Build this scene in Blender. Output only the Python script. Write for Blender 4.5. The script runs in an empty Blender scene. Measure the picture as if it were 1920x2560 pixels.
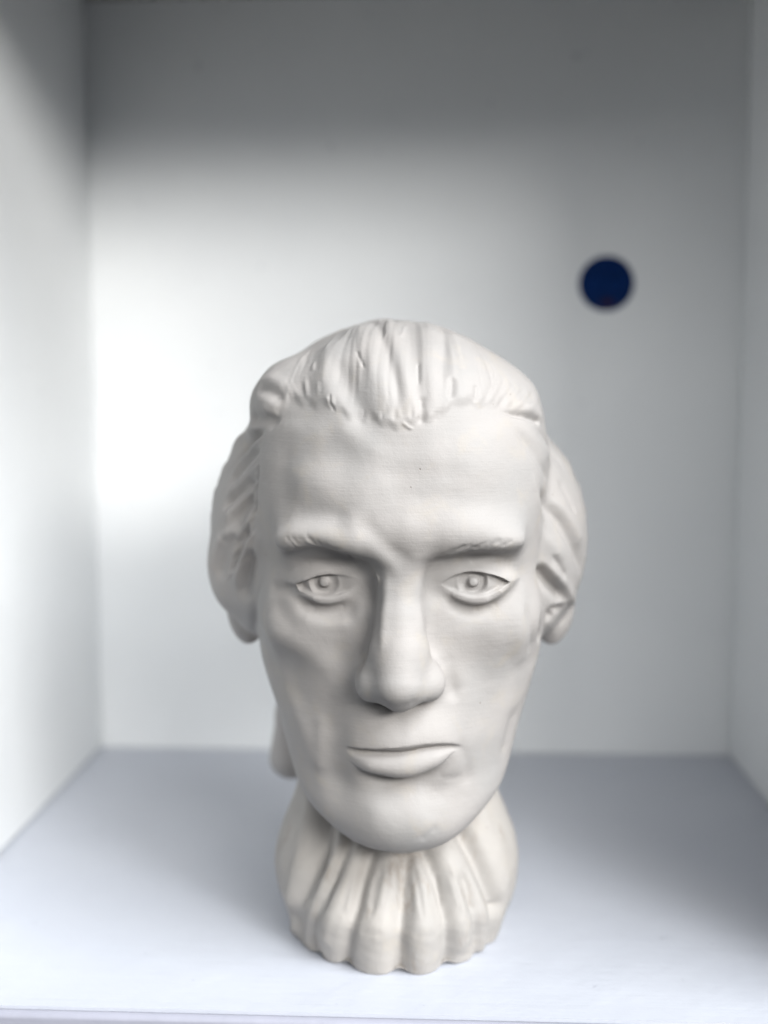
import bpy, math, random
import numpy as np

# =====================================================================
# 1. camera, world, lamps, exposure
# =====================================================================
scene = bpy.context.scene
col = scene.collection
VOX = 2.2            # coarse sculpting grid (mm)
NSUB = 2             # subdivisions with re-projection

F, CX, CY = 2950.0, 960.0, 1280.0          # lens in pixels of a 1920 x 2560 frame
YAW, PITCH, CAMH = math.radians(2.72), math.radians(5.71), 280.0   # mm above the shelf

cam_d = bpy.data.cameras.new("camera")
cam = bpy.data.objects.new("camera", cam_d)
col.objects.link(cam)
cam.location = (0, 0, CAMH / 1000)
cam.rotation_euler = (math.pi / 2 - PITCH, 0, YAW)
cam_d.sensor_fit = 'HORIZONTAL'
cam_d.sensor_width = 36.0
cam_d.lens = F / 1920 * 36.0
cam_d.clip_start, cam_d.clip_end = 0.02, 100
cam_d.dof.use_dof = True
cam_d.dof.focus_distance = 0.522
cam_d.dof.aperture_fstop = 3.9
scene.camera = cam

world = bpy.data.worlds.new("World")
scene.world = world
world.use_nodes = True
bg = world.node_tree.nodes["Background"]
# plain sky above, dim ground below
wt = world.node_tree
w_co = wt.nodes.new("ShaderNodeTexCoord")
w_sep = wt.nodes.new("ShaderNodeSeparateXYZ")
w_map = wt.nodes.new("ShaderNodeMapRange")
w_map.inputs["From Min"].default_value = -0.12
w_map.inputs["From Max"].default_value = 0.12
w_mix = wt.nodes.new("ShaderNodeMix")
w_mix.data_type = 'RGBA'
w_mix.inputs[6].default_value = (0.16, 0.17, 0.18, 1)
w_mix.inputs[7].default_value = (0.70, 0.83, 1.0, 1)
wt.links.new(w_co.outputs["Generated"], w_sep.inputs[0])
wt.links.new(w_sep.outputs["Z"], w_map.inputs["Value"])
wt.links.new(w_map.outputs[0], w_mix.inputs[0])
wt.links.new(w_mix.outputs[2], bg.inputs[0])
bg.inputs[1].default_value = 0.11


def area_lamp(name, az, el, dist, w, h, power, color):
    """an area lamp: az to the right of the niche axis, el above the horizon, as seen from the bust"""
    l = bpy.data.lights.new(name, 'AREA')
    l.shape = 'RECTANGLE'
    l.size, l.size_y = w, h
    l.energy = power
    l.color = color
    o = bpy.data.objects.new(name, l)
    col.objects.link(o)
    tgt = np.array([0.0, 0.60, 0.22])
    a, e = math.radians(az), math.radians(el)
    d = np.array([math.sin(a) * math.cos(e), -math.cos(a) * math.cos(e), math.sin(e)])
    p = tgt + d * dist
    o.location = p
    from mathutils import Vector
    o.rotation_euler = Vector(d).to_track_quat('Z', 'Y').to_euler()
    return o


area_lamp("window_light", 34, 21.0, 6.0, 3.0, 1.1, 325, (1.0, 0.985, 0.96))
area_lamp("skylight", 55, 44, 6.0, 3.6, 2.8, 560, (0.95, 0.975, 1.0))
area_lamp("front_fill_light", 5, 26, 6.0, 2.4, 2.4, 102, (0.985, 0.985, 0.985))  # added fill from the front, lifts the right side of the back wall
scene.view_settings.view_transform = 'Standard'
scene.view_settings.look = 'None'
scene.view_settings.exposure = 0.13
scene.view_settings.gamma = 1.0
scene.render.engine = 'CYCLES'
scene.cycles.use_denoising = True
scene.cycles.max_bounces = 10
scene.cycles.diffuse_bounces = 6


# =====================================================================
# 2. materials
# =====================================================================
def new_mat(name):
    m = bpy.data.materials.new(name)
    m.use_nodes = True
    nt = m.node_tree
    b = nt.nodes["Principled BSDF"]
    return m, nt, b


def nd(nt, typ, **kw):
    n = nt.nodes.new(typ)
    for k, v in kw.items():
        setattr(n, k, v)
    return n


def noise(nt, co, scale, detail=4, rough=0.55, dist=0.0):
    n = nd(nt, "ShaderNodeTexNoise")
    n.inputs["Scale"].default_value = scale
    n.inputs["Detail"].default_value = detail
    n.inputs["Roughness"].default_value = rough
    n.inputs["Distortion"].default_value = dist
    nt.links.new(co, n.inputs["Vector"])
    return n.outputs["Fac"]


def ramp(nt, fac, stops):
    r = nd(nt, "ShaderNodeValToRGB")
    els = r.color_ramp.elements
    while len(els) < len(stops):
        els.new(0.5)
    for e, (p, c) in zip(els, stops):
        e.position = p
        e.color = (*c, 1)
    nt.links.new(fac, r.inputs[0])
    return r.outputs[0]


def mapping(nt, co, scale=(1, 1, 1), rot=(0, 0, 0)):
    mp = nd(nt, "ShaderNodeMapping")
    mp.inputs["Scale"].default_value = scale
    mp.inputs["Rotation"].default_value = rot
    nt.links.new(co, mp.inputs["Vector"])
    return mp.outputs[0]


def mixc(nt, fac, a, b):
    m = nd(nt, "ShaderNodeMix", data_type='RGBA')
    for sock, val in ((m.inputs[0], fac), (m.inputs[6], a), (m.inputs[7], b)):
        if hasattr(val, "is_output"):
            nt.links.new(val, sock)
        elif isinstance(val, tuple):
            sock.default_value = (*val, 1)
        else:
            sock.default_value = val
    return m.outputs[2]


def bump(nt, h, strength, dist, prev=None):
    b = nd(nt, "ShaderNodeBump")
    b.inputs["Strength"].default_value = strength
    b.inputs["Distance"].default_value = dist
    nt.links.new(h, b.inputs["Height"])
    if prev is not None:
        nt.links.new(prev, b.inputs["Normal"])
    return b.outputs[0]


def plaster(name, base, tint, tint2, rough=0.62, stain=None):
    m, nt, b = new_mat(name)
    co = nd(nt, "ShaderNodeTexCoord").outputs["Object"]
    c = mixc(nt, ramp(nt, noise(nt, co, 22, 3), [(0.42, (0, 0, 0)), (0.68, (1, 1, 1))]), base, tint)
    c = mixc(nt, ramp(nt, noise(nt, co, 55, 4, 0.6, 0.6), [(0.55, (0, 0, 0)), (0.75, (1, 1, 1))]), c, tint2)
    if stain:                                           # old brownish handling stains that run down the folds
        sf = ramp(nt, noise(nt, mapping(nt, co, (70, 70, 16)), 1.0, 5, 0.65), [(0.56, (0, 0, 0)), (0.74, (0.75, 0.75, 0.75))])
        c = mixc(nt, sf, c, stain)
    # tiny dark pin holes
    v = nd(nt, "ShaderNodeTexVoronoi")
    v.inputs["Scale"].default_value = 150
    nt.links.new(co, v.inputs["Vector"])
    hole = ramp(nt, v.outputs["Distance"], [(0.0, (1, 1, 1)), (0.04, (1, 1, 1)), (0.07, (0, 0, 0))])
    sel = ramp(nt, noise(nt, co, 60, 2), [(0.60, (0, 0, 0)), (0.64, (1, 1, 1))])
    mul = nd(nt, "ShaderNodeMath", operation='MULTIPLY')
    nt.links.new(hole, mul.inputs[0])
    nt.links.new(sel, mul.inputs[1])
    c = mixc(nt, mul.outputs[0], c, (base[0] * .55, base[1] * .5, base[2] * .45))
    nt.links.new(c, b.inputs["Base Color"])
    b.inputs["Roughness"].default_value = rough
    b.inputs["Specular IOR Level"].default_value = 0.35
    # relief: grain, brush drag lines, soft lumps, pin holes
    n1 = bump(nt, noise(nt, co, 1500, 3), 0.35, 0.00022)
    n2 = bump(nt, noise(nt, mapping(nt, co, (60, 60, 900), (0.15, 0.1, 0)), 1.0, 3), 0.30, 0.0003, n1)
    n3 = bump(nt, noise(nt, co, 120, 4), 0.30, 0.0011, n2)
    inv = nd(nt, "ShaderNodeMath", operation='SUBTRACT')
    inv.inputs[0].default_value = 1
    nt.links.new(mul.outputs[0], inv.inputs[1])
    n4 = bump(nt, inv.outputs[0], 0.5, 0.0004, n3)
    nt.links.new(n4, b.inputs["Normal"])
    return m


M_SKIN = plaster("plaster_face", (0.35, 0.331, 0.317), (0.325, 0.315, 0.306), (0.365, 0.338, 0.306))
M_HAIR = plaster("plaster_hair", (0.355, 0.336, 0.322), (0.328, 0.317, 0.308), (0.37, 0.343, 0.312))
M_BASE = plaster("plaster_collar", (0.36, 0.339, 0.316), (0.325, 0.310, 0.293), (0.38, 0.35, 0.312), stain=(0.245, 0.205, 0.168))


def paint(name, base, tint, rough=0.45, lumps=0.4):
    m, nt, b = new_mat(name)
    co = nd(nt, "ShaderNodeTexCoord").outputs["Object"]
    c = mixc(nt, ramp(nt, noise(nt, co, 6, 5, 0.6), [(0.40, (0, 0, 0)), (0.66, (1, 1, 1))]), base, tint)
    sp = ramp(nt, noise(nt, co, 90, 3, 0.6), [(0.70, (0, 0, 0)), (0.76, (1, 1, 1))])
    c = mixc(nt, sp, c, (base[0] * .78, base[1] * .78, base[2] * .80))
    nt.links.new(c, b.inputs["Base Color"])
    b.inputs["Roughness"].default_value = rough
    n1 = bump(nt, noise(nt, co, 38, 4), lumps, 0.002)
    n2 = bump(nt, noise(nt, mapping(nt, co, (8, 260, 260)), 1.0, 3), 0.25, 0.0006, n1)
    nt.links.new(n2, b.inputs["Normal"])
    return m


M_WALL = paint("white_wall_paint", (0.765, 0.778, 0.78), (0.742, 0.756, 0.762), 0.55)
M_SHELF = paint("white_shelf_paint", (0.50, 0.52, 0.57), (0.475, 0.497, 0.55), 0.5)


def plain(name, colr, rough=0.5):
    m, nt, b = new_mat(name)
    co = nd(nt, "ShaderNodeTexCoord").outputs["Object"]
    c = mixc(nt, noise(nt, co, 300, 3), colr, tuple(min(1, x * 1.25 + 0.001) for x in colr))
    nt.links.new(c, b.inputs["Base Color"])
    b.inputs["Roughness"].default_value = rough
    b.inputs["Specular IOR Level"].default_value = 0.08
    return m


# =====================================================================
# 3. the niche (metres)
# =====================================================================
def link_mesh(name, verts, faces, mat, parent=None, smooth=False):
    me = bpy.data.meshes.new(name)
    me.from_pydata([tuple(v) for v in verts], [], [tuple(f) for f in faces])
    me.update()
    o = bpy.data.objects.new(name, me)
    col.objects.link(o)
    if mat:
        me.materials.append(mat)
    if parent:
        o.parent = parent
    if smooth:
        me.shade_smooth()
    return o


def slab(name, x0, x1, y0, y1, z0, z1, mat, bev=0.0):
    v = [(x0, y0, z0), (x1, y0, z0), (x1, y1, z0), (x0, y1, z0), (x0, y0, z1), (x1, y0, z1), (x1, y1, z1), (x0, y1, z1)]
    f = [(0, 3, 2, 1), (4, 5, 6, 7), (0, 1, 5, 4), (1, 2, 6, 5), (2, 3, 7, 6), (3, 0, 4, 7)]
    o = link_mesh(name, v, f, mat)
    if bev:
        md = o.modifiers.new("bevel", 'BEVEL')
        md.width = bev
        md.segments = 5
        o.data.shade_smooth()
        md2 = o.modifiers.new("wn", 'WEIGHTED_NORMAL')
    o["kind"] = "structure"
    return o


M_LEDGE = paint("shaded_ledge_paint", (0.34, 0.345, 0.405), (0.30, 0.305, 0.36), 0.5)  # dimness of the shelf front put into the colour, darker than the shelf paint
XL, XR, YF, YB, ZT = -0.267, 0.2245, 0.503, 0.904, 0.572
T = 0.07
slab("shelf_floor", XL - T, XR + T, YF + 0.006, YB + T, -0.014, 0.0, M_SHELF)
slab("shelf_edge", XL - T, XR + T, YF, YF + 0.0058, -0.014, -0.0003, M_LEDGE, 0.003)  # strip in the darker colour so the lit front edge stays dim
slab("ledge", XL - T, XR + T, YF + 0.002, YB + T, -0.12, -0.0145, M_LEDGE, 0.002)
slab("wall_back", XL - T, XR + T, YB, YB + T, 0.0005, ZT + T, M_WALL)
slab("wall_left", XL - T, XL, YF, YB - 0.0005, 0.0005, ZT + T, M_WALL, 0.003)
slab("wall_right", XR, XR + T, YF, YB - 0.0005, 0.0005, ZT + T, M_WALL, 0.003)
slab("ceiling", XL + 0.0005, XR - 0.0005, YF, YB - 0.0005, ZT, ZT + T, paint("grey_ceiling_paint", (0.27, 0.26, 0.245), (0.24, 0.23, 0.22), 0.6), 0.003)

# =====================================================================
# 4. sculpting tools.  Sculpt frame S: x right, y out of the face, z up the
#    head, millimetres; the head leans a little forward of upright.
# =====================================================================
C = np.array([0, 0, CAMH])
fw = np.array([-math.sin(YAW) * math.cos(PITCH), math.cos(YAW) * math.cos(PITCH), -math.sin(PITCH)])
rt = np.array([math.cos(YAW), math.sin(YAW), 0.0])
up = np.cross(rt, fw)


def ray(px, py):
    px, py = np.asarray(px, float), np.asarray(py, float)
    return fw + rt * ((px - CX) / F)[..., None] + up * ((CY - py) / F)[..., None]


_d = ray(1000, 1460)
_O = C + _d * 527.0
_w = -_d / np.linalg.norm(_d)
_u = np.cross([0, 0, 1.0], _w)
_u /= np.linalg.norm(_u)
_v = np.cross(_w, _u)
_t = math.radians(17)
R = np.stack([_u, -math.sin(_t) * _v + math.cos(_t) * _w, math.cos(_t) * _v + math.sin(_t) * _w], 1)
ORG = _O - R[:, 1] * 87.0
CS = (C - ORG) @ R                        # camera in S
NV = np.array([0, 0, 1.0]) @ R            # plumb line in S
NV[0] = 0
NV /= np.linalg.norm(NV)
NFR = np.array([0, NV[2], -NV[1]])        # horizontal front in S
FLOOR = float(((np.zeros(3) - ORG) @ R) @ NV)


def to_world(p):
    return (ORG + p @ R.T) / 1000.0


def proj(p):
    q = ORG + p @ R.T - C
    z = q @ fw
    return CX + F * (q @ rt) / z, CY - F * (q @ up) / z, z


def at(px, py, y):
    """point of the plane y = const seen at a photo pixel"""
    d = ray(px, py) @ R
    return CS + d * ((y - CS[1]) / d[..., 1])[..., None]


def smin(a, b, k):
    h = np.maximum(k - np.abs(a - b), 0) / k
    return np.minimum(a, b) - h * h * k * 0.25


def smax(a, b, k):
    return -smin(-a, -b, k)


def sst(e0, e1, x):
    t = np.clip((x - e0) / (e1 - e0), 0, 1)
    return t * t * (3 - 2 * t)


def ell(p, c, r):
    q = (p - np.asarray(c)) / np.asarray(r)
    q2 = (p - np.asarray(c)) / (np.asarray(r) ** 2)
    k0 = np.sqrt((q * q).sum(1)) + 1e-6
    k1 = np.sqrt((q2 * q2).sum(1)) + 1e-9
    return k0 * (k0 - 1) / k1


def cap(p, a, b, ra, rb):
    a, b = np.asarray(a, float), np.asarray(b, float)
    ab = b - a
    t = np.clip(((p - a) @ ab) / (ab @ ab), 0, 1)
    return np.linalg.norm(p - a - t[:, None] * ab, axis=1) - (ra + (rb - ra) * t)


class Tab:
    """smooth profile table along one coordinate"""
    def __init__(self, pts, sig=3.0):
        pts = sorted(pts)
        z = np.array([a for a, _ in pts], float)
        v = np.array([b for _, b in pts], float)
        self.z = np.arange(z[0] - 30, z[-1] + 30, 0.5)
        d = np.interp(self.z, z, v)
        n = int(sig * 3 / 0.5)
        k = np.exp(-0.5 * (np.arange(-n, n + 1) * 0.5 / sig) ** 2)
        k /= k.sum()
        self.v = np.convolve(np.pad(d, n, mode='edge'), k, 'valid')

    def __call__(self, z):
        return np.interp(z, self.z, self.v)


# ---- face loft -------------------------------------------------------
T_YF = Tab([(92, 52), (84, 66), (76, 74), (68, 79), (58, 83.5), (45, 88), (30, 91.5), (16, 92.5), (6, 88), (-4, 84), (-20, 81),
            (-40, 82), (-55, 85), (-66, 87.5), (-78, 89), (-90, 89), (-97, 87), (-106, 88.5), (-118, 91), (-126, 89.5), (-133, 83), (-138, 74), (-141, 62)], 2.5)
T_W = Tab([(92, 40), (84, 55), (76, 65), (66, 71), (50, 73.5), (30, 73), (15, 71.5), (0, 70.5), (-15, 71), (-30, 72.2), (-45, 72.5), (-56, 71), (-66, 67.5), (-75, 64), (-89, 59.5),
           (-102, 55.5), (-111, 51.5), (-119, 45.5), (-127, 36.5), (-133, 27), (-138, 14), (-141, 4)], 2.0)
T_YC = Tab([(92, 0), (60, 3), (0, 8), (-40, 12), (-60, 18), (-75, 26), (-90, 34), (-103, 42), (-114, 49), (-120, 53), (-128, 59), (-134, 65), (-141, 60)], 3)
T_N = Tab([(92, 2.2), (50, 2.35), (20, 2.4), (0, 2.45), (-25, 2.35), (-45, 2.15), (-65, 2.0), (-85, 1.95), (-105, 2.0), (-141, 2.0)], 4)
T_YB = Tab([(92, 60), (-40, 60), (-60, 42), (-80, 32), (-100, 26), (-120, 20), (-141, 8)], 3)   # depth behind the widest line


def face_loft(p):
    x, y, z = p[:, 0], p[:, 1], p[:, 2]
    yf, W, yc, n, yb = T_YF(z), T_W(z), T_YC(z), T_N(z), T_YB(z)
    dy = y - yc
    b = np.where(dy > 0, dy / np.maximum(yf - yc, 2), dy / yb)
    a = np.abs(x) / W
    k = (np.maximum(a, 1e-4) ** n + np.maximum(np.abs(b), 1e-4) ** n) ** (1 / n)
    r = np.sqrt(x * x + dy * dy)
    d = (r - r / np.maximum(k, 1e-4)) * 0.9
    d = smax(d, z - 92, 4)
    return smax(d, -141 - z, 4)


# mouth lines (S-frame x -> z)
ML = [(-32, -81.2), (-25, -80.8), (-17, -80.2), (-8, -79.6), (-2, -79.4), (4, -78.6), (11, -77.6), (18, -77.5), (24, -78.6), (29, -80.8), (34, -83)]
T_ML = Tab(ML, 1.2)
T_LL = Tab([(-30, -83.5), (-24, -86), (-18, -88.5), (-10, -89.6), (-2, -90.4), (6, -90.0), (14, -87.4), (20, -84.5), (24, -81.5), (30, -81.5)], 1.2)     # lower edge of lower lip
T_UL = Tab([(a, b + 1.4 + 2.8 * math.exp(-((a - 2) / 20) ** 2)) for a, b in ML], 1.2)  # upper edge of upper lip


def mouth(p):
    x, z = p[:, 0], p[:, 2]
    front = sst(40, 62, p[:, 1])
    zm, zl, zu = T_ML(x), T_LL(x), T_UL(x)
    xm = x - 1.5
    side = sst(28, 15, np.abs(xm))
    # lower lip: full, with a crisp lower edge
    t = np.clip((zm - 0.8 - z) / np.maximum(zm - 0.8 - zl, 0.8), -0.3, 2.2)
    low = np.where(t < 0, 0, np.where(t < 1, np.sin(np.clip(t, 0, 1) ** 0.85 * math.pi * 0.62) ** 1.0, 0))
    low = np.where(t >= 1, math.sin(math.pi * 0.62) * sst(1.0 + 0.28, 1.0, t), low)
    lh = 4.2 * low * np.clip(np.maximum(zm - zl, 0) / 11, 0, 1) ** 0.75
    # upper lip: overhangs the line, thin
    s = z - zm
    su = np.maximum(zu - zm, 0.8)
    uph = np.where(s < 0, 0, np.where(s < su, np.clip(s / su, 0, 1) ** 0.9, np.exp(-((s - su) / 9.5) ** 2)))
    uh = 3.7 * uph * np.clip(su / 4.2, 0, 1)
    groove = -1.4 * np.exp(-((s + 0.2) / 1.7) ** 2) * sst(27.5, 21, np.abs(xm))
    under = -3.0 * np.exp(-((z - (zl - 4.5)) / 4.5) ** 2) * sst(26, 8, np.abs(xm))
    phil = -0.6 * np.exp(-((x + 0.5) / 4.2) ** 2) * np.exp(-((z + 66) / 8) ** 2)
    return front * (lh * side + uh * sst(31, 21, np.abs(xm)) + groove + under + phil)


EYES = [dict(s=-1, c=(-32.6, 64.3, -3.6), iris=(-34.6, -2.6), half=14.8, zt=5.0, zb=5.8, tilt=-0.10),
        dict(s=1, c=(34.0, 64.3, -3.0), iris=(33.2, -2.2), half=15.4, zt=5.2, zb=5.8, tilt=-0.02)]


def eye_parts(p, e):
    c = np.array(e['c'])
    q = p - c
    ex, ez = q[:, 0], q[:, 2] - e['tilt'] * q[:, 0] * e['s'] * -1 * -1
    qq = q * np.array([12.8 / 16.8, 1, 1])
    rr = np.linalg.norm(qq, axis=1)
    X = np.clip(np.abs(ex) / e['half'], 0, 1.6)
    zt = e['zt'] * (1 - X ** 2.2)
    zb = -e['zb'] * (1 - X ** 1.9)
    a = np.maximum(ez - zt, zb - ez)
    up_ = ez > (zt + zb) * 0.5
    S = sst(-1.1, 1.0, a)
    th = np.where(up_, 3.3, 2.7)
    lid = th * S * sst(9.0, 2.2, a)
    ix, iz = p[:, 0] - e['iris'][0], p[:, 2] - e['iris'][1]
    ri = np.sqrt(ix * ix + iz * iz)
    dish = -2.4 * sst(7.0, 4.6, ri) + 0.4 * np.exp(-((ri - 7.2) / 0.8) ** 2) + 2.8 * sst(3.3, 1.4, ri)
    ball = 12.7 + np.where(q[:, 1] > 4, (1 - S) * dish, 0)
    return rr - (ball + lid), a


BASE_R = Tab([(-5, 54), (0, 55), (12, 59), (23, 63), (36, 65), (48, 63), (58, 59), (70, 54), (85, 51), (105, 50), (130, 52), (170, 50)], 3)
BASE_F = Tab([(-5, 60.5), (0, 61), (8, 63.5), (21, 65), (26, 63.5), (34, 56.5), (45, 48.5), (56, 41.5), (70, 35), (85, 31), (110, 30), (170, 30)], 1.6)
BASE_B = Tab([(-5, 60), (0, 60), (30, 64), (55, 62), (85, 60), (110, 66), (170, 70)], 4)


def base_sdf(p):
    x = p[:, 0] + 1.5
    y = p @ NFR + 0.0
    z = p @ NV - FLOOR
    W, f, b = BASE_R(z), BASE_F(z), BASE_B(z)
    bb = np.where(y > 0, y / f, y / b)
    k = np.sqrt((x / W) ** 2 + bb ** 2)
    r = np.sqrt(x * x + y * y)
    d = (r - r / np.maximum(k, 1e-4)) * 0.9
    d = smax(d, -z, 1.5)
    return smax(d, z - 165, 4)


def components(p):
    x, y, z = p[:, 0], p[:, 1], p[:, 2]
    ax = np.abs(x)
    pm = p.copy()
    pm[:, 0] = ax
    # ---------------- face
    f = face_loft(p)
    f = smin(f, ell(p, (0, 60, -80), (33, 29.5, 24)), 12)         # dental arch
    f = smin(f, ell(p, (1, 70, -119), (27, 22, 18)), 10)          # chin
    f = smin(f, ell(pm, (43, 50, -26), (20, 21, 15)), 18)         # cheek bones
    f = smin(f, ell(pm, (31, 76.3, 18), (24, 13, 8)), 12)            # brow ridge
    f = smin(f, ell(p, (0, 82, 17), (13, 11, 11)), 9)             # glabella
    # sockets
    f = np.where(x < 0, smax(f, -ell(pm, (34, 91.5, -1), (21.5, 17.0, 14.3)), 13), smax(f, -ell(pm, (34.5, 92.0, -2), (21.5, 17.0, 14.0)), 16))
    f = smax(f, -ell(pm, (17.5, 93, 0), (8, 15, 10)), 6)
    f = f - mouth(p) * 0.9
    # nose
    n = cap(p, (-0.3, 78, 10), (-0.3, 86.5, -18), 9.2, 9.8)
    n = smin(n, cap(p, (-0.3, 86.5, -18), (-0.3, 98.5, -43.6), 9.8, 12.0), 5)
    n = smin(n, ell(p, (-0.3, 90, -33), (14, 12, 14)), 6)
    w = ell(pm, (12.6, 88.0, -45.8), (8.4, 11.5, 9.0))
    n = smin(n, w, 6.5)
    n = smin(n, ell(p, (-0.3, 92, -52.5), (5, 10, 4.5)), 3)
    f = smin(f, n, 7)
    # eyes
    for e in EYES:
        d, a = eye_parts(p, e)
        f = smin(f, d, 4.5)
    # ---------------- hair
    h = ell(p, (-3, -8, 20), (80, 92, 88))
    h = smin(h, ell(p, (0, 20, 62), (62, 60, 45)), 10)
    h = smin(h, ell(p, (-48, 17, 70), (25.5, 34, 22)), 9)
    h = smin(h, ell(p, (42, 17, 68), (26, 34, 20)), 9)
    h = smin(h, ell(p, (-63, -9, -1), (36, 50, 59)), 10)
    h = smin(h, ell(p, (60, -9, -3), (37.5, 50, 57)), 10)
    h = smin(h, ell(p, (-84, 2, -18), (15, 22, 22)), 8)
    h = smin(h, cap(p, (-54, -50, -60), (-64, -56, -124), 15, 8.5), 8)    # side curl hanging behind
    h = smin(h, cap(p, (-64, -56, -124), (-64.5, -58, -152), 8.5, 13.5), 5)
    # ---------------- ears
    er = ell(pm, (80.5, -3, -37), (11.5, 9, 23.5))
    er = smax(er, -ell(pm, (83.5, 8, -38), (5.5, 7, 9)), 3)
    b = base_sdf(p)
    return f, h, er, b


def sdf(p):
    f, h, er, b = components(p)
    d = smin(f, h, 2.2)
    d = smin(d, er, 2.5)
    d = smin(d, b, 5)
    return d


# ---- surface nets ----------------------------------------------------
def surface_nets(lo, hi, s):
    nx, ny, nz = [int(math.ceil((b - a) / s)) + 1 for a, b in zip(lo, hi)]
    X = lo[0] + np.arange(nx) * s
    Y = lo[1] + np.arange(ny) * s
    Z = lo[2] + np.arange(nz) * s
    V = np.empty((nx, ny, nz), np.float32)
    gy, gx = np.meshgrid(Y, X)
    flat = np.stack([gx.ravel(), gy.ravel()], 1)
    pp = np.empty((flat.shape[0], 3))
    pp[:, :2] = flat
    for k in range(nz):
        pp[:, 2] = Z[k]
        V[:, :, k] = sdf(pp).reshape(nx, ny)
    ins = V < 0
    cnt = np.zeros((nx - 1, ny - 1, nz - 1), np.int8)
    for i in (0, 1):
        for j in (0, 1):
            for k in (0, 1):
                cnt += ins[i:nx - 1 + i, j:ny - 1 + j, k:nz - 1 + k]
    act = (cnt > 0) & (cnt < 8)
    idx = -np.ones(act.shape, np.int64)
    ci = np.argwhere(act)
    idx[act] = np.arange(len(ci))
    acc = np.zeros((len(ci), 3))
    num = np.zeros(len(ci))
    corners = [(i, j, k) for i in (0, 1) for j in (0, 1) for k in (0, 1)]
    val = {c: V[ci[:, 0] + c[0], ci[:, 1] + c[1], ci[:, 2] + c[2]] for c in corners}
    for c in corners:
        for a in range(3):
            if c[a] == 0:
                c2 = list(c)
                c2[a] = 1
                v0, v1 = val[c], val[tuple(c2)]
                m = (v0 < 0) != (v1 < 0)
                t = np.where(m, v0 / np.where(m, v0 - v1, 1), 0)
                q = np.tile(np.array(c, float), (len(ci), 1))
                q[:, a] = t
                acc[m] += q[m]
                num[m] += 1
    P = np.array(lo) + (ci + acc / num[:, None]) * s
    quads = []
    for a in range(3):
        b, c = (a + 1) % 3, (a + 2) % 3
        sl0 = [slice(None)] * 3
        sl1 = [slice(None)] * 3
        sl0[a] = slice(0, -1)
        sl1[a] = slice(1, None)
        for ax in (b, c):
            sl0[ax] = sl1[ax] = slice(1, -1)
        s0, s1 = ins[tuple(sl0)], ins[tuple(sl1)]
        for flip, m in ((False, s0 & ~s1), (True, ~s0 & s1)):
            e = np.argwhere(m)
            for ax in (b, c):
                e[:, ax] += 1
            def cell(db, dc):
                q = e.copy()
                q[:, b] += db
                q[:, c] += dc
                return idx[q[:, 0], q[:, 1], q[:, 2]]
            f = np.stack([cell(-1, -1), cell(0, -1), cell(0, 0), cell(-1, 0)], 1)
            quads.append(f[:, ::-1] if flip else f)
    return P, np.concatenate(quads)


def grad(p, f0=None):
    e = 0.25
    g = np.empty_like(p)
    for a in range(3):
        q = p.copy()
        q[:, a] += e
        r = p.copy()
        r[:, a] -= e
        g[:, a] = (sdf(q) - sdf(r)) / (2 * e)
    return g


def project(p, it):
    for _ in range(it):
        f = sdf(p)
        g = grad(p)
        st = np.clip(f / np.maximum((g * g).sum(1), 0.15), -1.5, 1.5)
        p = p - g * st[:, None]
    return p


def relax(p, q, it, lam=0.5):
    e = np.concatenate([q[:, [0, 1]], q[:, [1, 2]], q[:, [2, 3]], q[:, [3, 0]]])
    n = len(p)
    deg = np.bincount(e[:, 0], minlength=n) + np.bincount(e[:, 1], minlength=n)
    for _ in range(it):
        s = np.stack([np.bincount(e[:, 0], p[e[:, 1], a], n) + np.bincount(e[:, 1], p[e[:, 0], a], n) for a in range(3)], 1)
        p = p + lam * (s / deg[:, None] - p)
    return p


def subdivide(p, q):
    e = np.concatenate([q[:, [0, 1]], q[:, [1, 2]], q[:, [2, 3]], q[:, [3, 0]]])
    e.sort(axis=1)
    key = e[:, 0] * len(p) + e[:, 1]
    uq, inv = np.unique(key, return_inverse=True)
    a, b = uq // len(p), uq % len(p)
    n0 = len(p)
    ep = (p[a] + p[b]) / 2
    fp = p[q].mean(1)
    m = len(q)
    ei = (inv + n0).reshape(4, m)
    fi = np.arange(m) + n0 + len(uq)
    nq = np.concatenate([np.stack([q[:, i], ei[i], fi, ei[(i + 3) % 4]], 1) for i in range(4)])
    return np.concatenate([p, ep, fp]), nq


def vnormals(p, q):
    fn = np.cross(p[q[:, 2]] - p[q[:, 0]], p[q[:, 3]] - p[q[:, 1]])
    n = np.stack([sum(np.bincount(q[:, i], fn[:, a], len(p)) for i in range(4)) for a in range(3)], 1)
    return n / np.maximum(np.linalg.norm(n, axis=1, keepdims=True), 1e-9)


# FLOOR in S: lowest point of the base about z = FLOOR
P, Q = surface_nets((-112.3, -116.3, -216.4), (112, 124, 116), VOX)
P = relax(P, Q, 2)
P = project(P, 2)
for lv in range(NSUB):
    P, Q = subdivide(P, Q)
    P = project(P, 2 if lv < NSUB - 1 else 1)
print("bust verts", len(P), "quads", len(Q))
# ---- chisel strokes: polylines laid on the carved surface ---------------
P0 = P.copy()
N0 = vnormals(P0, Q)
pxx, pyy, pz = proj(P0)
cvec = CS - P0
facing = (N0 * cvec).sum(1) / np.linalg.norm(cvec, axis=1)
BIN = 4
bx, by = (pxx / BIN).astype(int), (pyy / BIN).astype(int)
BW, BH = 1920 // BIN, 2560 // BIN
okv = np.nonzero((facing > 0.03) & (bx >= 0) & (by >= 0) & (bx < BW) & (by < BH))[0]
order = okv[np.argsort(-pz[okv])]
FRONT = -np.ones((BW, BH), np.int64)
FRONT[bx[order], by[order]] = order


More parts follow.
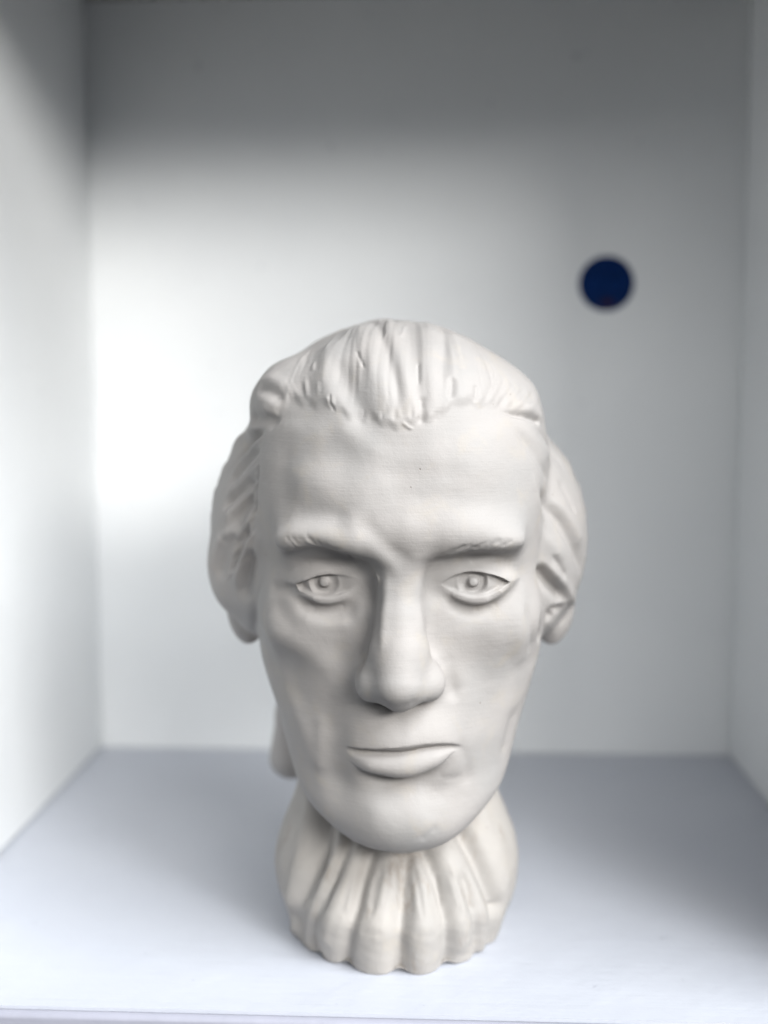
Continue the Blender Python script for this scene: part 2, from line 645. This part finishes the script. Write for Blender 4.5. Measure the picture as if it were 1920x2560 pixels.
def hit(px, py, only=None):
    i, j = int(px / BIN), int(py / BIN)
    for rad in (1, 2, 4, 8):
        w_ = FRONT[max(i - rad, 0):i + rad + 1, max(j - rad, 0):j + rad + 1].ravel()
        w_ = w_[w_ >= 0]
        if only is not None and len(w_):
            if not only[w_].any():
                return None
            w_ = w_[only[w_]]
        if len(w_):
            c = (pxx[w_] - px) ** 2 + (pyy[w_] - py) ** 2
            near = w_[c <= c.min() + 30]
            return P0[near[np.argmin(pz[near])]]
    return None


def curve(pts, step=14.0):
    p = np.array(pts, float)
    if len(p) == 1:
        return p
    e = np.concatenate([[2 * p[0] - p[1]], p, [2 * p[-1] - p[-2]]])
    out = []
    for i in range(1, len(e) - 2):
        n = max(1, int(np.linalg.norm(e[i + 1] - e[i]) / step))
        for k in range(n):
            t = k / n
            a, b, c, d = e[i - 1], e[i], e[i + 1], e[i + 2]
            out.append(0.5 * (2 * b + (c - a) * t + (2 * a - 5 * b + 4 * c - d) * t * t + (3 * b - a - 3 * c + d) * t ** 3))
    out.append(p[-1])
    return np.array(out)


DISP = np.zeros(len(P0))
_c = components(P0)
COLLAR = _c[3] < np.minimum(np.minimum(_c[0], _c[1]), _c[2])


def carve3(L, r, h, taper=(0.25, 0.25), sharp=2.0, only=None):
    """raise (h>0) or cut (h<0) the surface along the 3-D polyline L, radius r (mm)"""
    rm = r * 2.2
    lo, hi = L.min(0) - rm, L.max(0) + rm
    m = ((P0 > lo) & (P0 < hi)).all(1)
    m = np.nonzero(m if only is None else m & only)[0]
    if not len(m):
        return
    p = P0[m]
    if len(L) == 1:
        best = np.linalg.norm(p - L[0], axis=1)
        tt = np.full(len(m), 0.5)
    else:
        best = np.full(len(m), 1e9)
        tt = np.zeros(len(m))
        seg = np.linalg.norm(np.diff(L, axis=0), axis=1)
        cum = np.concatenate([[0], np.cumsum(seg)])
        tot = max(cum[-1], 1e-6)
        for i in range(len(L) - 1):
            ab = L[i + 1] - L[i]
            t = np.clip(((p - L[i]) @ ab) / max(ab @ ab, 1e-9), 0, 1)
            d = np.linalg.norm(p - L[i] - t[:, None] * ab, axis=1)
            c = d < best
            best[c] = d[c]
            tt[c] = (cum[i] + t[c] * seg[i]) / tot
    env = np.ones(len(m))
    if len(L) > 1:
        if taper[0] * tot > 1.6 * r:
            env *= sst(-0.02, taper[0], tt)
        if taper[1] * tot > 1.6 * r:
            env *= sst(1.02, 1 - taper[1], tt)
    rr = r * (0.55 + 0.45 * env)
    DISP[m] += h * env * np.exp(-(best / rr) ** sharp)


def S(pts, r, h, ext=0, **kw):
    L = [hit(a, b, kw.get("only")) for a, b in curve(pts)]
    L = np.array([q for q in L if q is not None])
    if ext and len(L) > 3:                               # carry the line on over the edge of what the front shows
        for _ in range(ext):
            d_ = L[0] - L[min(3, len(L) - 1)]
            q = L[0] + 6.0 * d_ / max(np.linalg.norm(d_), 1e-6)
            q = project(q[None], 4)[0]
            L = np.concatenate([q[None], L])
    if len(L):
        if len(L) > 3:                                   # even out the laid line
            for _ in range(2 + int(r * 1.5)):
                L[1:-1] = 0.25 * L[:-2] + 0.5 * L[1:-1] + 0.25 * L[2:]
        carve3(L, r, h, **kw)


rng = random.Random(7)
# -- brows and frown
S([(690, 1368), (722, 1344), (758, 1334), (800, 1340), (850, 1360), (895, 1384), (935, 1404)], 4.4, 1.0)
S([(700, 1345), (740, 1326), (790, 1326), (840, 1342), (885, 1362)], 6, 1.0)
S([(705, 1400), (750, 1375), (800, 1376), (850, 1398), (905, 1430)], 5.0, -1.6)
S([(885, 1318), (912, 1345), (945, 1380), (968, 1405)], 6, 1.2)
S([(915, 1322), (940, 1350), (968, 1382), (1000, 1405)], 5, -1.3)
S([(995, 1372), (1050, 1375), (1100, 1372)], 9, -1.0)
S([(1010, 1404), (1060, 1400), (1104, 1393), (1167, 1380), (1240, 1370), (1295, 1380)], 5.0, 0.5)
S([(1060, 1425), (1105, 1412), (1160, 1402), (1220, 1402), (1268, 1418), (1296, 1448)], 6.5, -1.6)
for line, lean, n_, hh in (([(728, 1360), (770, 1352), (825, 1370), (880, 1402), (915, 1418)], (22, 24), 17, -0.5), ([(1120, 1384), (1167, 1374), (1240, 1362), (1285, 1364)], (30, -18), 15, -0.4)):
    xs_, ys_ = zip(*line)
    for k in range(n_):                               # brow hairs, each its own small cut
        x_ = xs_[0] + (xs_[-1] - xs_[0]) * (k + rng.uniform(-0.4, 0.4)) / n_
        y_ = np.interp(x_, xs_, ys_) + rng.uniform(-5, 6)
        l_ = rng.uniform(0.5, 1.5)
        S([(x_ - lean[0] * l_ * 0.5, y_ - lean[1] * l_ * 0.5), (x_, y_ - 1), (x_ + lean[0] * l_ * 0.5, y_ + lean[1] * l_ * 0.5)], rng.uniform(0.8, 1.2), hh * rng.uniform(0.4, 1.0))
S([(960, 1335), (1030, 1345), (1100, 1360)], 10, 1.1)
S([(985, 1388), (1030, 1394), (1080, 1390)], 7, -1.2)
S([(700, 1377), (730, 1374), (755, 1378)], 1.2, 0.6)
# -- eyes: lid folds and bags
S([(1112, 1492), (1140, 1516), (1178, 1529), (1222, 1523), (1262, 1503)], 3.4, -1.5)
S([(1118, 1480), (1150, 1502), (1190, 1511), (1240, 1499)], 3.0, 1.3)
S([(735, 1492), (765, 1522), (805, 1538), (855, 1532), (900, 1503)], 4.2, -2.2)
S([(758, 1490), (800, 1508), (850, 1506), (885, 1490)], 2.8, 1.0)
S([(684, 1468), (715, 1472), (742, 1472)], 3.0, -1.8)
S([(905, 1440), (922, 1470), (915, 1500)], 4.5, -2.0)
S([(934, 1432), (942, 1446), (941, 1458)], 0.7, 0.6)
S([(1085, 1440), (1078, 1470), (1092, 1492)], 4.0, -1.0)
S([(770, 1545), (810, 1562), (850, 1556)], 3.5, 0.7)
# -- forehead
S([(715, 1128), (780, 1148), (850, 1140)], 9, -1.2)
S([(770, 1215), (850, 1232), (890, 1260)], 12, 1.5)
S([(930, 1180), (1050, 1190), (1180, 1180)], 6, -0.7)
S([(950, 1225), (1080, 1240), (1170, 1232)], 5, -0.5)
S([(720, 1290), (800, 1282), (880, 1296)], 4, -0.7)
S([(1030, 1305), (1120, 1300), (1210, 1312)], 7, 0.9)
S([(700, 1190), (720, 1240), (710, 1290)], 8, -0.9)
S([(1110, 1110), (1200, 1120)], 14, 1.0)
S([(862, 1075), (905, 1105), (930, 1120)], 5, 0.7)
# -- planes of the cheeks and jaw
S([(676, 1440), (677, 1540), (684, 1640), (706, 1712), (738, 1790), (768, 1858), (792, 1930), (815, 1990)], 6.5, 1.2)
S([(705, 1690), (760, 1735), (800, 1790)], 15, -2.3)
S([(850, 1640), (855, 1700), (840, 1760)], 9, -1.5)
S([(696, 1590), (745, 1622), (805, 1662)], 7, 1.0)
S([(690, 1520), (720, 1560)], 5, -0.9)
S([(790, 1810), (797, 1860), (800, 1910)], 4.0, 1.0)
S([(830, 1830), (835, 1890), (850, 1950)], 8, -1.6)
S([(1090, 1638), (1112, 1668), (1128, 1708), (1150, 1760)], 4.0, -1.4)
S([(1180, 1620), (1200, 1690), (1190, 1760)], 12, -0.8)
S([(1285, 1700), (1268, 1760), (1250, 1830)], 8, 0.9)
S([(1225, 1720), (1232, 1800), (1215, 1880)], 9, -0.9)
S([(1302, 1640), (1300, 1560), (1310, 1480)], 6, 1.0)
S([(1285, 1800), (1270, 1860)], 5, -1.0)
S([(1312, 1500), (1330, 1580), (1328, 1640)], 3, -1.0)
# -- mouth corners, chin
S([(1158, 1872), (1176, 1905), (1170, 1950)], 3.4, -0.6)
S([(1108, 1946), (1132, 1950), (1152, 1944)], 1.8, -0.2)
S([(965, 1960), (1000, 1968), (1050, 1962)], 6, -1.0)
S([(950, 2040), (1000, 2055), (1060, 2040)], 11, 1.2)
S([(1090, 2075), (1065, 2095)], 2, -0.4)
S([(905, 1985), (930, 2015)], 8, 0.8)
S([(1095, 1990), (1080, 2020)], 5, -0.7)
# -- nose: bridge planes, wing creases
S([(966, 1430), (958, 1500), (956, 1580), (950, 1640)], 2.6, 0.9)
S([(1046, 1440), (1052, 1520), (1058, 1600)], 3.0, 0.6)
S([(905, 1640), (893, 1668), (884, 1700)], 3.5, -0.8)
S([(962, 1770), (997, 1780), (1035, 1770)], 5, -1.5)

# -- hairline: the hair stands proud of the brow
HLX = [600, 689, 724, 772, 832, 870, 910, 975, 1032, 1084, 1127, 1193, 1258, 1327, 1400]
HLY = [1075, 1042, 1006, 1010, 1026, 1038, 1052, 1066, 1065, 1045, 1019, 1012, 1020, 1044, 1070]
hl = np.interp(pxx, HLX, HLY) + 5 * np.sin(pxx / 17.0) + 4 * np.sin(pxx / 6.3 + 1)
topm = (facing > -0.2) & (P0[:, 1] > -20) & (pxx > 640) & (pxx < 1380) & (P0[:, 2] > 40)
DISP += np.where(topm, 1.2 * sst(-10, 22, hl - pyy) * sst(640, 690, pxx) * sst(1380, 1320, pxx), 0)
# top locks
S([(905, 845), (925, 905), (946, 946), (962, 992), (966, 1045)], 5, 1.4, ext=6)
S([(838, 890), (858, 945), (880, 992), (902, 1036)], 5.5, -2.3, taper=(0.5, 0.1))
S([(820, 870), (815, 930), (830, 990)], 6, 1.4)
S([(985, 840), (997, 905), (1018, 965), (1030, 1030)], 4, 1.1, ext=7)
S([(955, 830), (972, 900), (990, 960), (1000, 1050)], 2.6, -1.3, ext=7)
S([(1030, 870), (1040, 930), (1054, 985), (1058, 1045)], 4.5, -1.2, ext=6)
S([(1072, 838), (1068, 905), (1077, 975), (1088, 1035)], 4, 1.2, ext=7)
S([(1110, 850), (1106, 920), (1110, 990)], 2.5, -1.1, ext=6)
S([(1135, 850), (1150, 900), (1165, 975)], 12, 1.8)
S([(1128, 943), (1125, 1006)], 1.5, -1.1)
S([(1188, 965), (1184, 1008)], 1.4, -0.8)
S([(1058, 1000), (1056, 1048)], 1.6, -1.0)
for x in (905, 925, 950, 966, 982, 1005, 1030, 1062, 1090, 1104):
    S([(x + rng.uniform(-3, 3), 1008 + rng.uniform(-10, 12)), (x + rng.uniform(-4, 4), 1046 + rng.uniform(-4, 8))], rng.uniform(0.9, 1.3), rng.uniform(-0.7, -0.15), taper=(0.6, 0.3))
for x0, y0, x1, y1 in [(756, 884, 754, 930), (788, 904, 786, 936), (724, 943, 742, 994), (737, 946, 752, 996), (765, 937, 772, 1004), (796, 950, 797, 995), (712, 948, 733, 1000), (828, 985, 830, 1028)]:
    S([(x0, y0), ((x0 + x1) / 2 - 1, (y0 + y1) / 2), (x1, y1)], 1.2, rng.uniform(0.1, 0.45), taper=(0.45, 0.45))
    S([(x0 + 9, y0 + 2), (x1 + 9, y1 - 3)], 1.3, rng.uniform(-0.35, -0.1), taper=(0.45, 0.45))
for a, b, c in [((1200, 1014), (1222, 985), (1240, 935)), ((1222, 1014), (1246, 985), (1262, 945)), ((1245, 1018), (1266, 992), (1288, 955)), ((1268, 1022), (1292, 1000), (1312, 970)), ((1292, 1028), (1312, 1010), (1334, 985))]:
    k_ = rng.uniform(0.3, 0.9)
    S([a, (b[0] + rng.uniform(-4, 4), b[1]), c], 1.6, -1.1 * k_)
    S([(a[0] + 11, a[1] - 3), (b[0] + 11, b[1] + 1), (c[0] + 10, c[1] + 6)], 2.2, 0.9 * k_)
S([(1250, 1026), (1285, 1033), (1320, 1040), (1352, 1052)], 1.5, -2.2, taper=(0.4, 0.1))
S([(1300, 1012), (1325, 1022), (1348, 1035)], 4, 1.2)
for k in range(44):                                   # fine combed strands over the crown
    x = 700 + k * 13 + rng.uniform(-8, 8)
    c = 1000 + (x - 1000) * 0.86
    y0 = np.interp(c, [700, 800, 900, 1000, 1100, 1200, 1250], [905, 862, 832, 815, 820, 862, 905])
    y1 = np.interp(x, HLX, HLY) - rng.uniform(0, 40)
    S([(c, y0 + rng.uniform(4, 30)), ((x + c) / 2 + rng.uniform(-6, 6), (y0 + y1) / 2), (x, y1)], rng.uniform(0.8, 1.7), rng.uniform(-0.42, 0.3), ext=9)
for pts, r, h in [([(1048, 902), (1044, 925), (1051, 945), (1046, 964)], 0.7, -0.8), ([(893, 880), (901, 903), (913, 926)], 0.7, -0.7), ([(958, 818), (962, 838), (955, 852)], 0.8, 0.5),
                  ([(1012, 815), (1006, 835), (998, 848)], 0.8, 0.5), ([(830, 985), (828, 1010), (834, 1030)], 0.8, -0.9), ([(1000, 1050), (1020, 1062), (1036, 1072)], 0.7, 0.6)]:
    S(pts, r, h)
# left side locks
for pts, r, h in [
    ([(712, 1004), (690, 978), (660, 964), (640, 968)], 3.0, -1.5),
    ([(700, 960), (680, 948), (655, 950)], 3.5, 0.8),
    ([(700, 1022), (675, 1018), (650, 1000), (636, 985)], 3.5, 0.7),
    ([(695, 1036), (672, 1034), (652, 1020)], 1.6, 0.6),
    ([(700, 1048), (660, 1052), (625, 1044)], 3.4, -2.0),
    ([(654, 1060), (610, 1080), (573, 1122), (566, 1150)], 4, 1.8),
    ([(661, 1074), (620, 1106), (590, 1146), (570, 1180)], 2.2, -2.2),
    ([(655, 1090), (616, 1131), (584, 1175), (568, 1205)], 2.2, 1.3),
    ([(648, 1118), (608, 1160), (576, 1205), (562, 1225)], 2.4, -2.2),
    ([(643, 1134), (620, 1178), (573, 1220), (560, 1250)], 3.2, 1.7),
    ([(636, 1190), (602, 1226), (570, 1252), (552, 1275)], 2.4, -2.2),
    ([(630, 1206), (592, 1247), (566, 1292), (556, 1320)], 3.0, 1.6),
    ([(616, 1258), (606, 1280), (590, 1308)], 4.6, -2.4),
    ([(632, 1268), (610, 1316), (585, 1338), (548, 1346)], 3.0, 1.8),
    ([(625, 1314), (600, 1355), (577, 1405), (568, 1440)], 2.8, -2.6),
    ([(630, 1326), (610, 1382), (592, 1436), (588, 1490)], 2.6, 2.0),
    ([(630, 1370), (616, 1420), (605, 1465), (606, 1510)], 4.2, -3.2),
    ([(575, 1350), (552, 1395), (545, 1430)], 3.8, -1.8),
    ([(548, 1350), (533, 1380), (528, 1410)], 3.2, 1.6),
    ([(645, 1150), (636, 1230), (632, 1300)], 1.6, -1.0),
]:
    S(pts, r * 1.0, h * 1.25)
for k in range(12):
    y = 1080 + k * 26
    S([(652 - k * 1.2, y), (612 - k, y + 48 + rng.uniform(-6, 6)), (575 - k * 1.5, y + 100)], rng.uniform(0.9, 1.4), rng.choice((-0.7, -0.6, 0.5)))
# right side locks
for pts, r, h in [
    ([(1300, 1060), (1345, 1100), (1390, 1160), (1420, 1220)], 4, 0.9),
    ([(1279, 1055), (1316, 1102), (1346, 1148), (1372, 1200)], 3.0, -1.0),
    ([(1345, 1072), (1390, 1130), (1420, 1190)], 2.4, -0.9),
    ([(1350, 1222), (1376, 1270), (1403, 1298), (1432, 1352), (1454, 1408), (1456, 1450)], 3.6, -3.0),
    ([(1380, 1235), (1412, 1275), (1440, 1320), (1462, 1370)], 4, 1.3),
    ([(1395, 1190), (1425, 1245), (1445, 1290)], 2.4, -1.0),
    ([(1345, 1418), (1372, 1454), (1396, 1480), (1420, 1504)], 3.8, -5.5),
    ([(1356, 1402), (1394, 1442), (1424, 1486), (1434, 1520)], 2.8, 2.4),
    ([(1382, 1386), (1400, 1412), (1420, 1450)], 1.8, -1.3),
    ([(1350, 1320), (1385, 1360), (1415, 1410)], 4, 0.9),
    ([(1330, 1180), (1350, 1260), (1352, 1340)], 3, 0.5),
]:
    S(pts, r, h)
# ears
S([(1378, 1545), (1382, 1530), (1402, 1524)], 2.6, -3.4)
S([(1380, 1560), (1385, 1580)], 4, 0.8)
S([(1356, 1520), (1352, 1570), (1358, 1612)], 2.6, -2.0)
S([(640, 1520), (636, 1570), (638, 1605)], 2.5, -1.2)
# collar folds
for pts, r, h in [
    ([(1020, 2125), (1012, 2220), (1006, 2280), (1002, 2345), (1000, 2432)], 4.6, -4.6),
    ([(950, 2090), (912, 2165), (886, 2270), (864, 2345), (860, 2428)], 4.2, -3.8),
    ([(1050, 2100), (1087, 2182), (1106, 2254), (1122, 2330), (1125, 2420)], 4.2, -3.8),
    ([(1140, 2050), (1198, 2150), (1224, 2212), (1250, 2272)], 5.0, -6.0),
    ([(1165, 2200), (1185, 2270), (1196, 2340), (1198, 2396)], 3.4, -2.4),
    ([(1240, 2290), (1238, 2330), (1236, 2370)], 4.0, -2.6),
    ([(880, 2070), (835, 2192), (790, 2275), (772, 2350), (780, 2410)], 3.4, -2.6),
    ([(828, 2040), (788, 2175), (758, 2248), (735, 2310)], 5.5, -5.2),
    ([(855, 2065), (805, 2197), (748, 2275), (728, 2330)], 4.0, 2.2),
    ([(915, 2085), (863, 2192), (828, 2275), (812, 2350)], 4.0, 1.2),
    ([(982, 2120), (966, 2215), (945, 2290), (930, 2360), (928, 2430)], 6.0, 1.6),
    ([(1030, 2120), (1046, 2215), (1058, 2290), (1064, 2360), (1064, 2430)], 6.0, 1.6),
    ([(1118, 2130), (1135, 2180), (1155, 2270), (1162, 2360)], 5.5, 1.4),
    ([(1215, 2040), (1250, 2120), (1270, 2200)], 6.0, 1.2),
    ([(770, 2000), (756, 2090), (738, 2170), (716, 2250)], 5.0, 1.6),
    ([(800, 2040), (792, 2090), (780, 2140)], 5.0, -2.0),
]:
    S(pts, r, h, taper=(0.0, 0.0), only=COLLAR)
S([(814, 2098), (806, 2128), (800, 2150), (790, 2182), (780, 2204)], 0.9, -1.3, only=COLLAR)
S([(1006, 2150), (1004, 2175), (1008, 2200)], 0.9, -0.8, only=COLLAR)
for pts, r, h in [([(976, 2140), (985, 2206), (996, 2275)], 1.6, 0.9), ([(908, 2130), (880, 2210), (862, 2300)], 1.6, 0.8), ([(1060, 2170), (1098, 2260), (1112, 2330)], 1.5, 0.8),
                  ([(1120, 2150), (1150, 2230), (1160, 2300)], 1.5, 0.7), ([(800, 2150), (765, 2230), (745, 2290)], 1.5, 0.8), ([(955, 2150), (940, 2230), (925, 2300)], 1.6, -0.8),
                  ([(1035, 2150), (1050, 2230), (1060, 2300)], 1.5, -0.7), ([(845, 2160), (815, 2240), (800, 2300)], 1.5, -0.8), ([(1150, 2160), (1175, 2230), (1185, 2290)], 1.5, -0.8),
                  ([(890, 2330), (920, 2338), (960, 2332)], 2.0, -0.4), ([(1030, 2335), (1070, 2345), (1100, 2338)], 2.0, -0.4)]:
    S(pts, r, h, only=COLLAR)
for k in range(10):
    a = (880 + k * 30, 2165 + rng.uniform(0, 40))
    S([a, (a[0] + (a[0] - 1010) * 0.25, a[1] + 90)], 1.4, rng.uniform(-0.8, 0.6), only=COLLAR)

# -- strands at the back and sides that the front view never meets
hairy = components(P0)[1] < 1.0
ang = np.arctan2(P0[:, 0], -(P0[:, 1] - 30))
hgt = P0[:, 2] + 0.35 * np.abs(P0[:, 0])
wv = np.sin(hgt * 0.55 + 3 * np.sin(P0[:, 1] * 0.045 + np.sign(P0[:, 0]))) + 0.6 * np.sin(hgt * 1.15 + 1.3 + 2 * np.sin(P0[:, 1] * 0.06))
DISP += np.where(hairy, 0.7 * wv * sst(8, -22, P0[:, 1]) * sst(-85, -60, P0[:, 2]), 0)

# -- the slightly uneven skin of cast plaster
nr = np.random.RandomState(3)
for _ in range(26):
    k_ = nr.normal(size=3)
    k_ *= 2 * math.pi / nr.uniform(14, 45) / np.linalg.norm(k_)
    DISP += 0.045 * np.sin(P0 @ k_ + nr.uniform(0, 6.28))
for _ in range(22):                                    # the collar was modelled more roughly
    k_ = nr.normal(size=3)
    k_ *= 2 * math.pi / nr.uniform(4.5, 13) / np.linalg.norm(k_)
    DISP += np.where(COLLAR, 0.018 * np.sin(P0 @ k_ + nr.uniform(0, 6.28)), 0)
P = P0 + N0 * DISP[:, None]
P = relax(P, Q, 2, 0.25)
soft = np.zeros(len(P))                               # lids, bags and brow edges are rounded over
for e in EYES:
    _, a_ = eye_parts(P0, e)
    soft = np.maximum(soft, sst(0.3, 1.5, a_) * (np.linalg.norm((P0 - np.array(e['c']) - [0, 12, 0]) / [23, 20, 15], axis=1) < 1))
soft = np.maximum(soft, 0.8 * sst(1030, 1060, pxx) * sst(1320, 1290, pxx) * sst(1376, 1392, pyy) * sst(1450, 1425, pyy) * (facing > 0) * (P0[:, 1] > 55))
P = P + soft[:, None] * (relax(P, Q, 14, 0.5) - P)
# keep the foot flat on the shelf
hgt0 = P @ NV - FLOOR
P = P - np.minimum(hgt0, 0)[:, None] * NV
# =====================================================================
# 5. the bust: one carved surface, split into its parts along their edges
# =====================================================================
cf, ch, ce, cb = components(P0)
part = np.zeros(len(P0), np.int8)                     # 0 head
NAMES = ["head", "hair", "ear", "ear", "eye", "eye", "eyebrow", "eyebrow", "lip", "lip", "collar", "nose", "iris", "iris"]
x0, y0, z0 = P0.T
part[(np.minimum(ch, ce) < cf - 0.1)] = 1
part[(topm & (hl - pyy > 4) & (z0 > 40))] = 1
part[(ce < cf) & (ce < ch - 0.3) & (x0 < 0)] = 2
part[(ce < cf) & (ce < ch - 0.3) & (x0 > 0)] = 3
fz = (y0 > 55) & (facing > 0)
for k, e in enumerate(EYES):
    d, a = eye_parts(P0, e)
    m = (a < 0.4) & (np.abs(d) < 1.5) & (np.abs(x0 - e['c'][0]) < 17)
    part[m] = 4 + k
    part[m & (np.hypot(x0 - e['iris'][0], z0 - e['iris'][1]) < 6.6)] = 12 + k
nose = (np.abs(x0 + 0.3) < np.interp(z0, [-56, -46, -30, -10, 8, 12], [9, 21, 16.5, 12.5, 11, 8])) & (z0 < 11) & (z0 > -57) & (y0 > np.interp(z0, [-56, -40, 10], [86, 82, 80])) & fz
part[nose & (part == 0)] = 11
mz = fz & (np.abs(x0 - 1.5) < 27) & (part == 0)
part[mz & (z0 > T_ML(x0)) & (z0 < T_UL(x0) + 0.3)] = 8
part[mz & (z0 <= T_ML(x0)) & (z0 > T_LL(x0) - 0.3) & (np.abs(x0 - 1.5) < 25)] = 9
part[cb < np.minimum(np.minimum(cf, ch), ce)] = 10
BROW = [[(695, 1372), (722, 1356), (758, 1348), (800, 1358), (850, 1380), (900, 1402)], [(1100, 1392), (1150, 1380), (1210, 1368), (1262, 1362), (1296, 1372)]]
for k, bl in enumerate(BROW):
    xs, ys = zip(*bl)
    m = fz & (pxx > xs[0]) & (pxx < xs[-1]) & (np.abs(pyy - np.interp(pxx, xs, ys)) < 15)
    part[m & (part == 0)] = 6 + k
N = vnormals(P, Q)
bust = bpy.data.objects.new("bust", None)
col.objects.link(bust)
bust["label"] = "white plaster bust of a stern long-faced man with swept-back hair on the shelf"
bust["category"] = "bust"
fpt = P[np.abs(P @ NV - FLOOR) < 0.5]
bust.location = to_world(fpt.mean(0)[None])[0]
BL = np.array(bust.location)
W = to_world(P) - BL
NW = N @ R.T
qp = np.sort(part[Q], axis=1)
qpart = np.where(qp[:, 1] == qp[:, 2], qp[:, 1], qp[:, 0])
qpart = np.where(qp[:, 0] == qp[:, 1], qp[:, 0], np.where(qp[:, 2] == qp[:, 3], qp[:, 3], qp[:, 1]))
MATS = {"hair": M_HAIR, "collar": M_BASE}


def mesh_part(name, quads, parent):
    used, inv = np.unique(quads[:, ::-1], return_inverse=True)      # S is left-handed: turn the winding round for the world
    inv = inv.reshape(quads.shape)
    me = bpy.data.meshes.new(name)
    me.vertices.add(len(used))
    me.vertices.foreach_set("co", W[used].astype(np.float32).ravel())
    me.loops.add(inv.size)
    me.loops.foreach_set("vertex_index", inv.astype(np.int32).ravel())
    me.polygons.add(len(inv))
    me.polygons.foreach_set("loop_start", np.arange(0, inv.size, 4, dtype=np.int32))
    me.update(calc_edges=True)
    me.shade_smooth()
    me.normals_split_custom_set_from_vertices(NW[used].astype(np.float32))
    me.materials.append(MATS.get(name, M_SKIN))
    o = bpy.data.objects.new(name, me)
    col.objects.link(o)
    o.parent = parent
    return o


made = {}
for i, nm in enumerate(NAMES):
    qs = Q[qpart == i]
    if len(qs):
        made[i] = mesh_part(nm, qs, made[i - 8] if nm == "iris" else bust)

# =====================================================================
# 6. the round blue sticker on the back wall
# =====================================================================
d = ray(1516, 709)
sp = (C + d * ((YB * 1000 - C[1]) / d[1])) / 1000
SR = 0.0205
M_NAVY = plain("navy_print", (0.0006, 0.015, 0.078), 0.7)
M_BLUE = plain("blue_ink", (0.001, 0.024, 0.125), 0.6)
M_RED = plain("dark_red_ink", (0.022, 0.008, 0.030), 0.35)


def disc(name, r, y0, y1, mat, parent, seg=64, sx=1, cx=0, cz=0, a0=0, a1=2 * math.pi):
    v = [(cx + sx * r * math.cos(2 * math.pi * k / seg), y, cz + r * math.sin(2 * math.pi * k / seg)) for y in (y0, y1) for k in range(seg)]
    f = [tuple(range(seg)), tuple(range(2 * seg - 1, seg - 1, -1))] + [(k, k + seg, (k + 1) % seg + seg, (k + 1) % seg) for k in range(seg)]
    return link_mesh(name, v, f, mat, parent)


st = bpy.data.objects.new("sticker", None)
col.objects.link(st)
st.location = (sp[0], YB, sp[2])
st["label"] = "round navy blue sticker with faint lighter lettering on the white back wall"
st["category"] = "sticker"
disc("disc", SR, -0.0006, 0.0, M_NAVY, st)


def bars(name, segs, w, mat, y=-0.0008):
    v, f = [], []
    for (x0, z0), (x1, z1) in segs:
        L = math.hypot(x1 - x0, z1 - z0)
        nx, nz = -(z1 - z0) / L * w / 2, (x1 - x0) / L * w / 2
        b = len(v)
        for yy in (y, -0.00065):
            v += [(x0 + nx, yy, z0 + nz), (x1 + nx, yy, z1 + nz), (x1 - nx, yy, z1 - nz), (x0 - nx, yy, z0 - nz)]
        f += [(b, b + 1, b + 2, b + 3), (b, b + 4, b + 5, b + 1), (b + 1, b + 5, b + 6, b + 2), (b + 2, b + 6, b + 7, b + 3), (b + 3, b + 7, b + 4, b)]
    return link_mesh(name, v, f, mat, st)


u_ = SR / 420.0                                    # photo zoom pixels to metres on the disc


def zp(x, y):
    return ((x - 815) * u_, (835 - y) * u_)


for segs in [[((630, 690), (580, 930)), ((630, 690), (660, 800))],
             [((775, 680), (720, 930)), ((720, 930), (700, 800)), ((775, 680), (800, 800))],
             [((930, 650), (880, 910)), ((930, 650), (1030, 890)), ((880, 780), (1000, 760))]]:
    bars("letter", [(zp(*a), zp(*b)) for a, b in segs], 62 * u_, M_BLUE)
disc("red_mark", 55 * u_, -0.0008, -0.00065, M_RED, st, 32, 2.0, zp(830, 1120)[0], zp(830, 1120)[1])
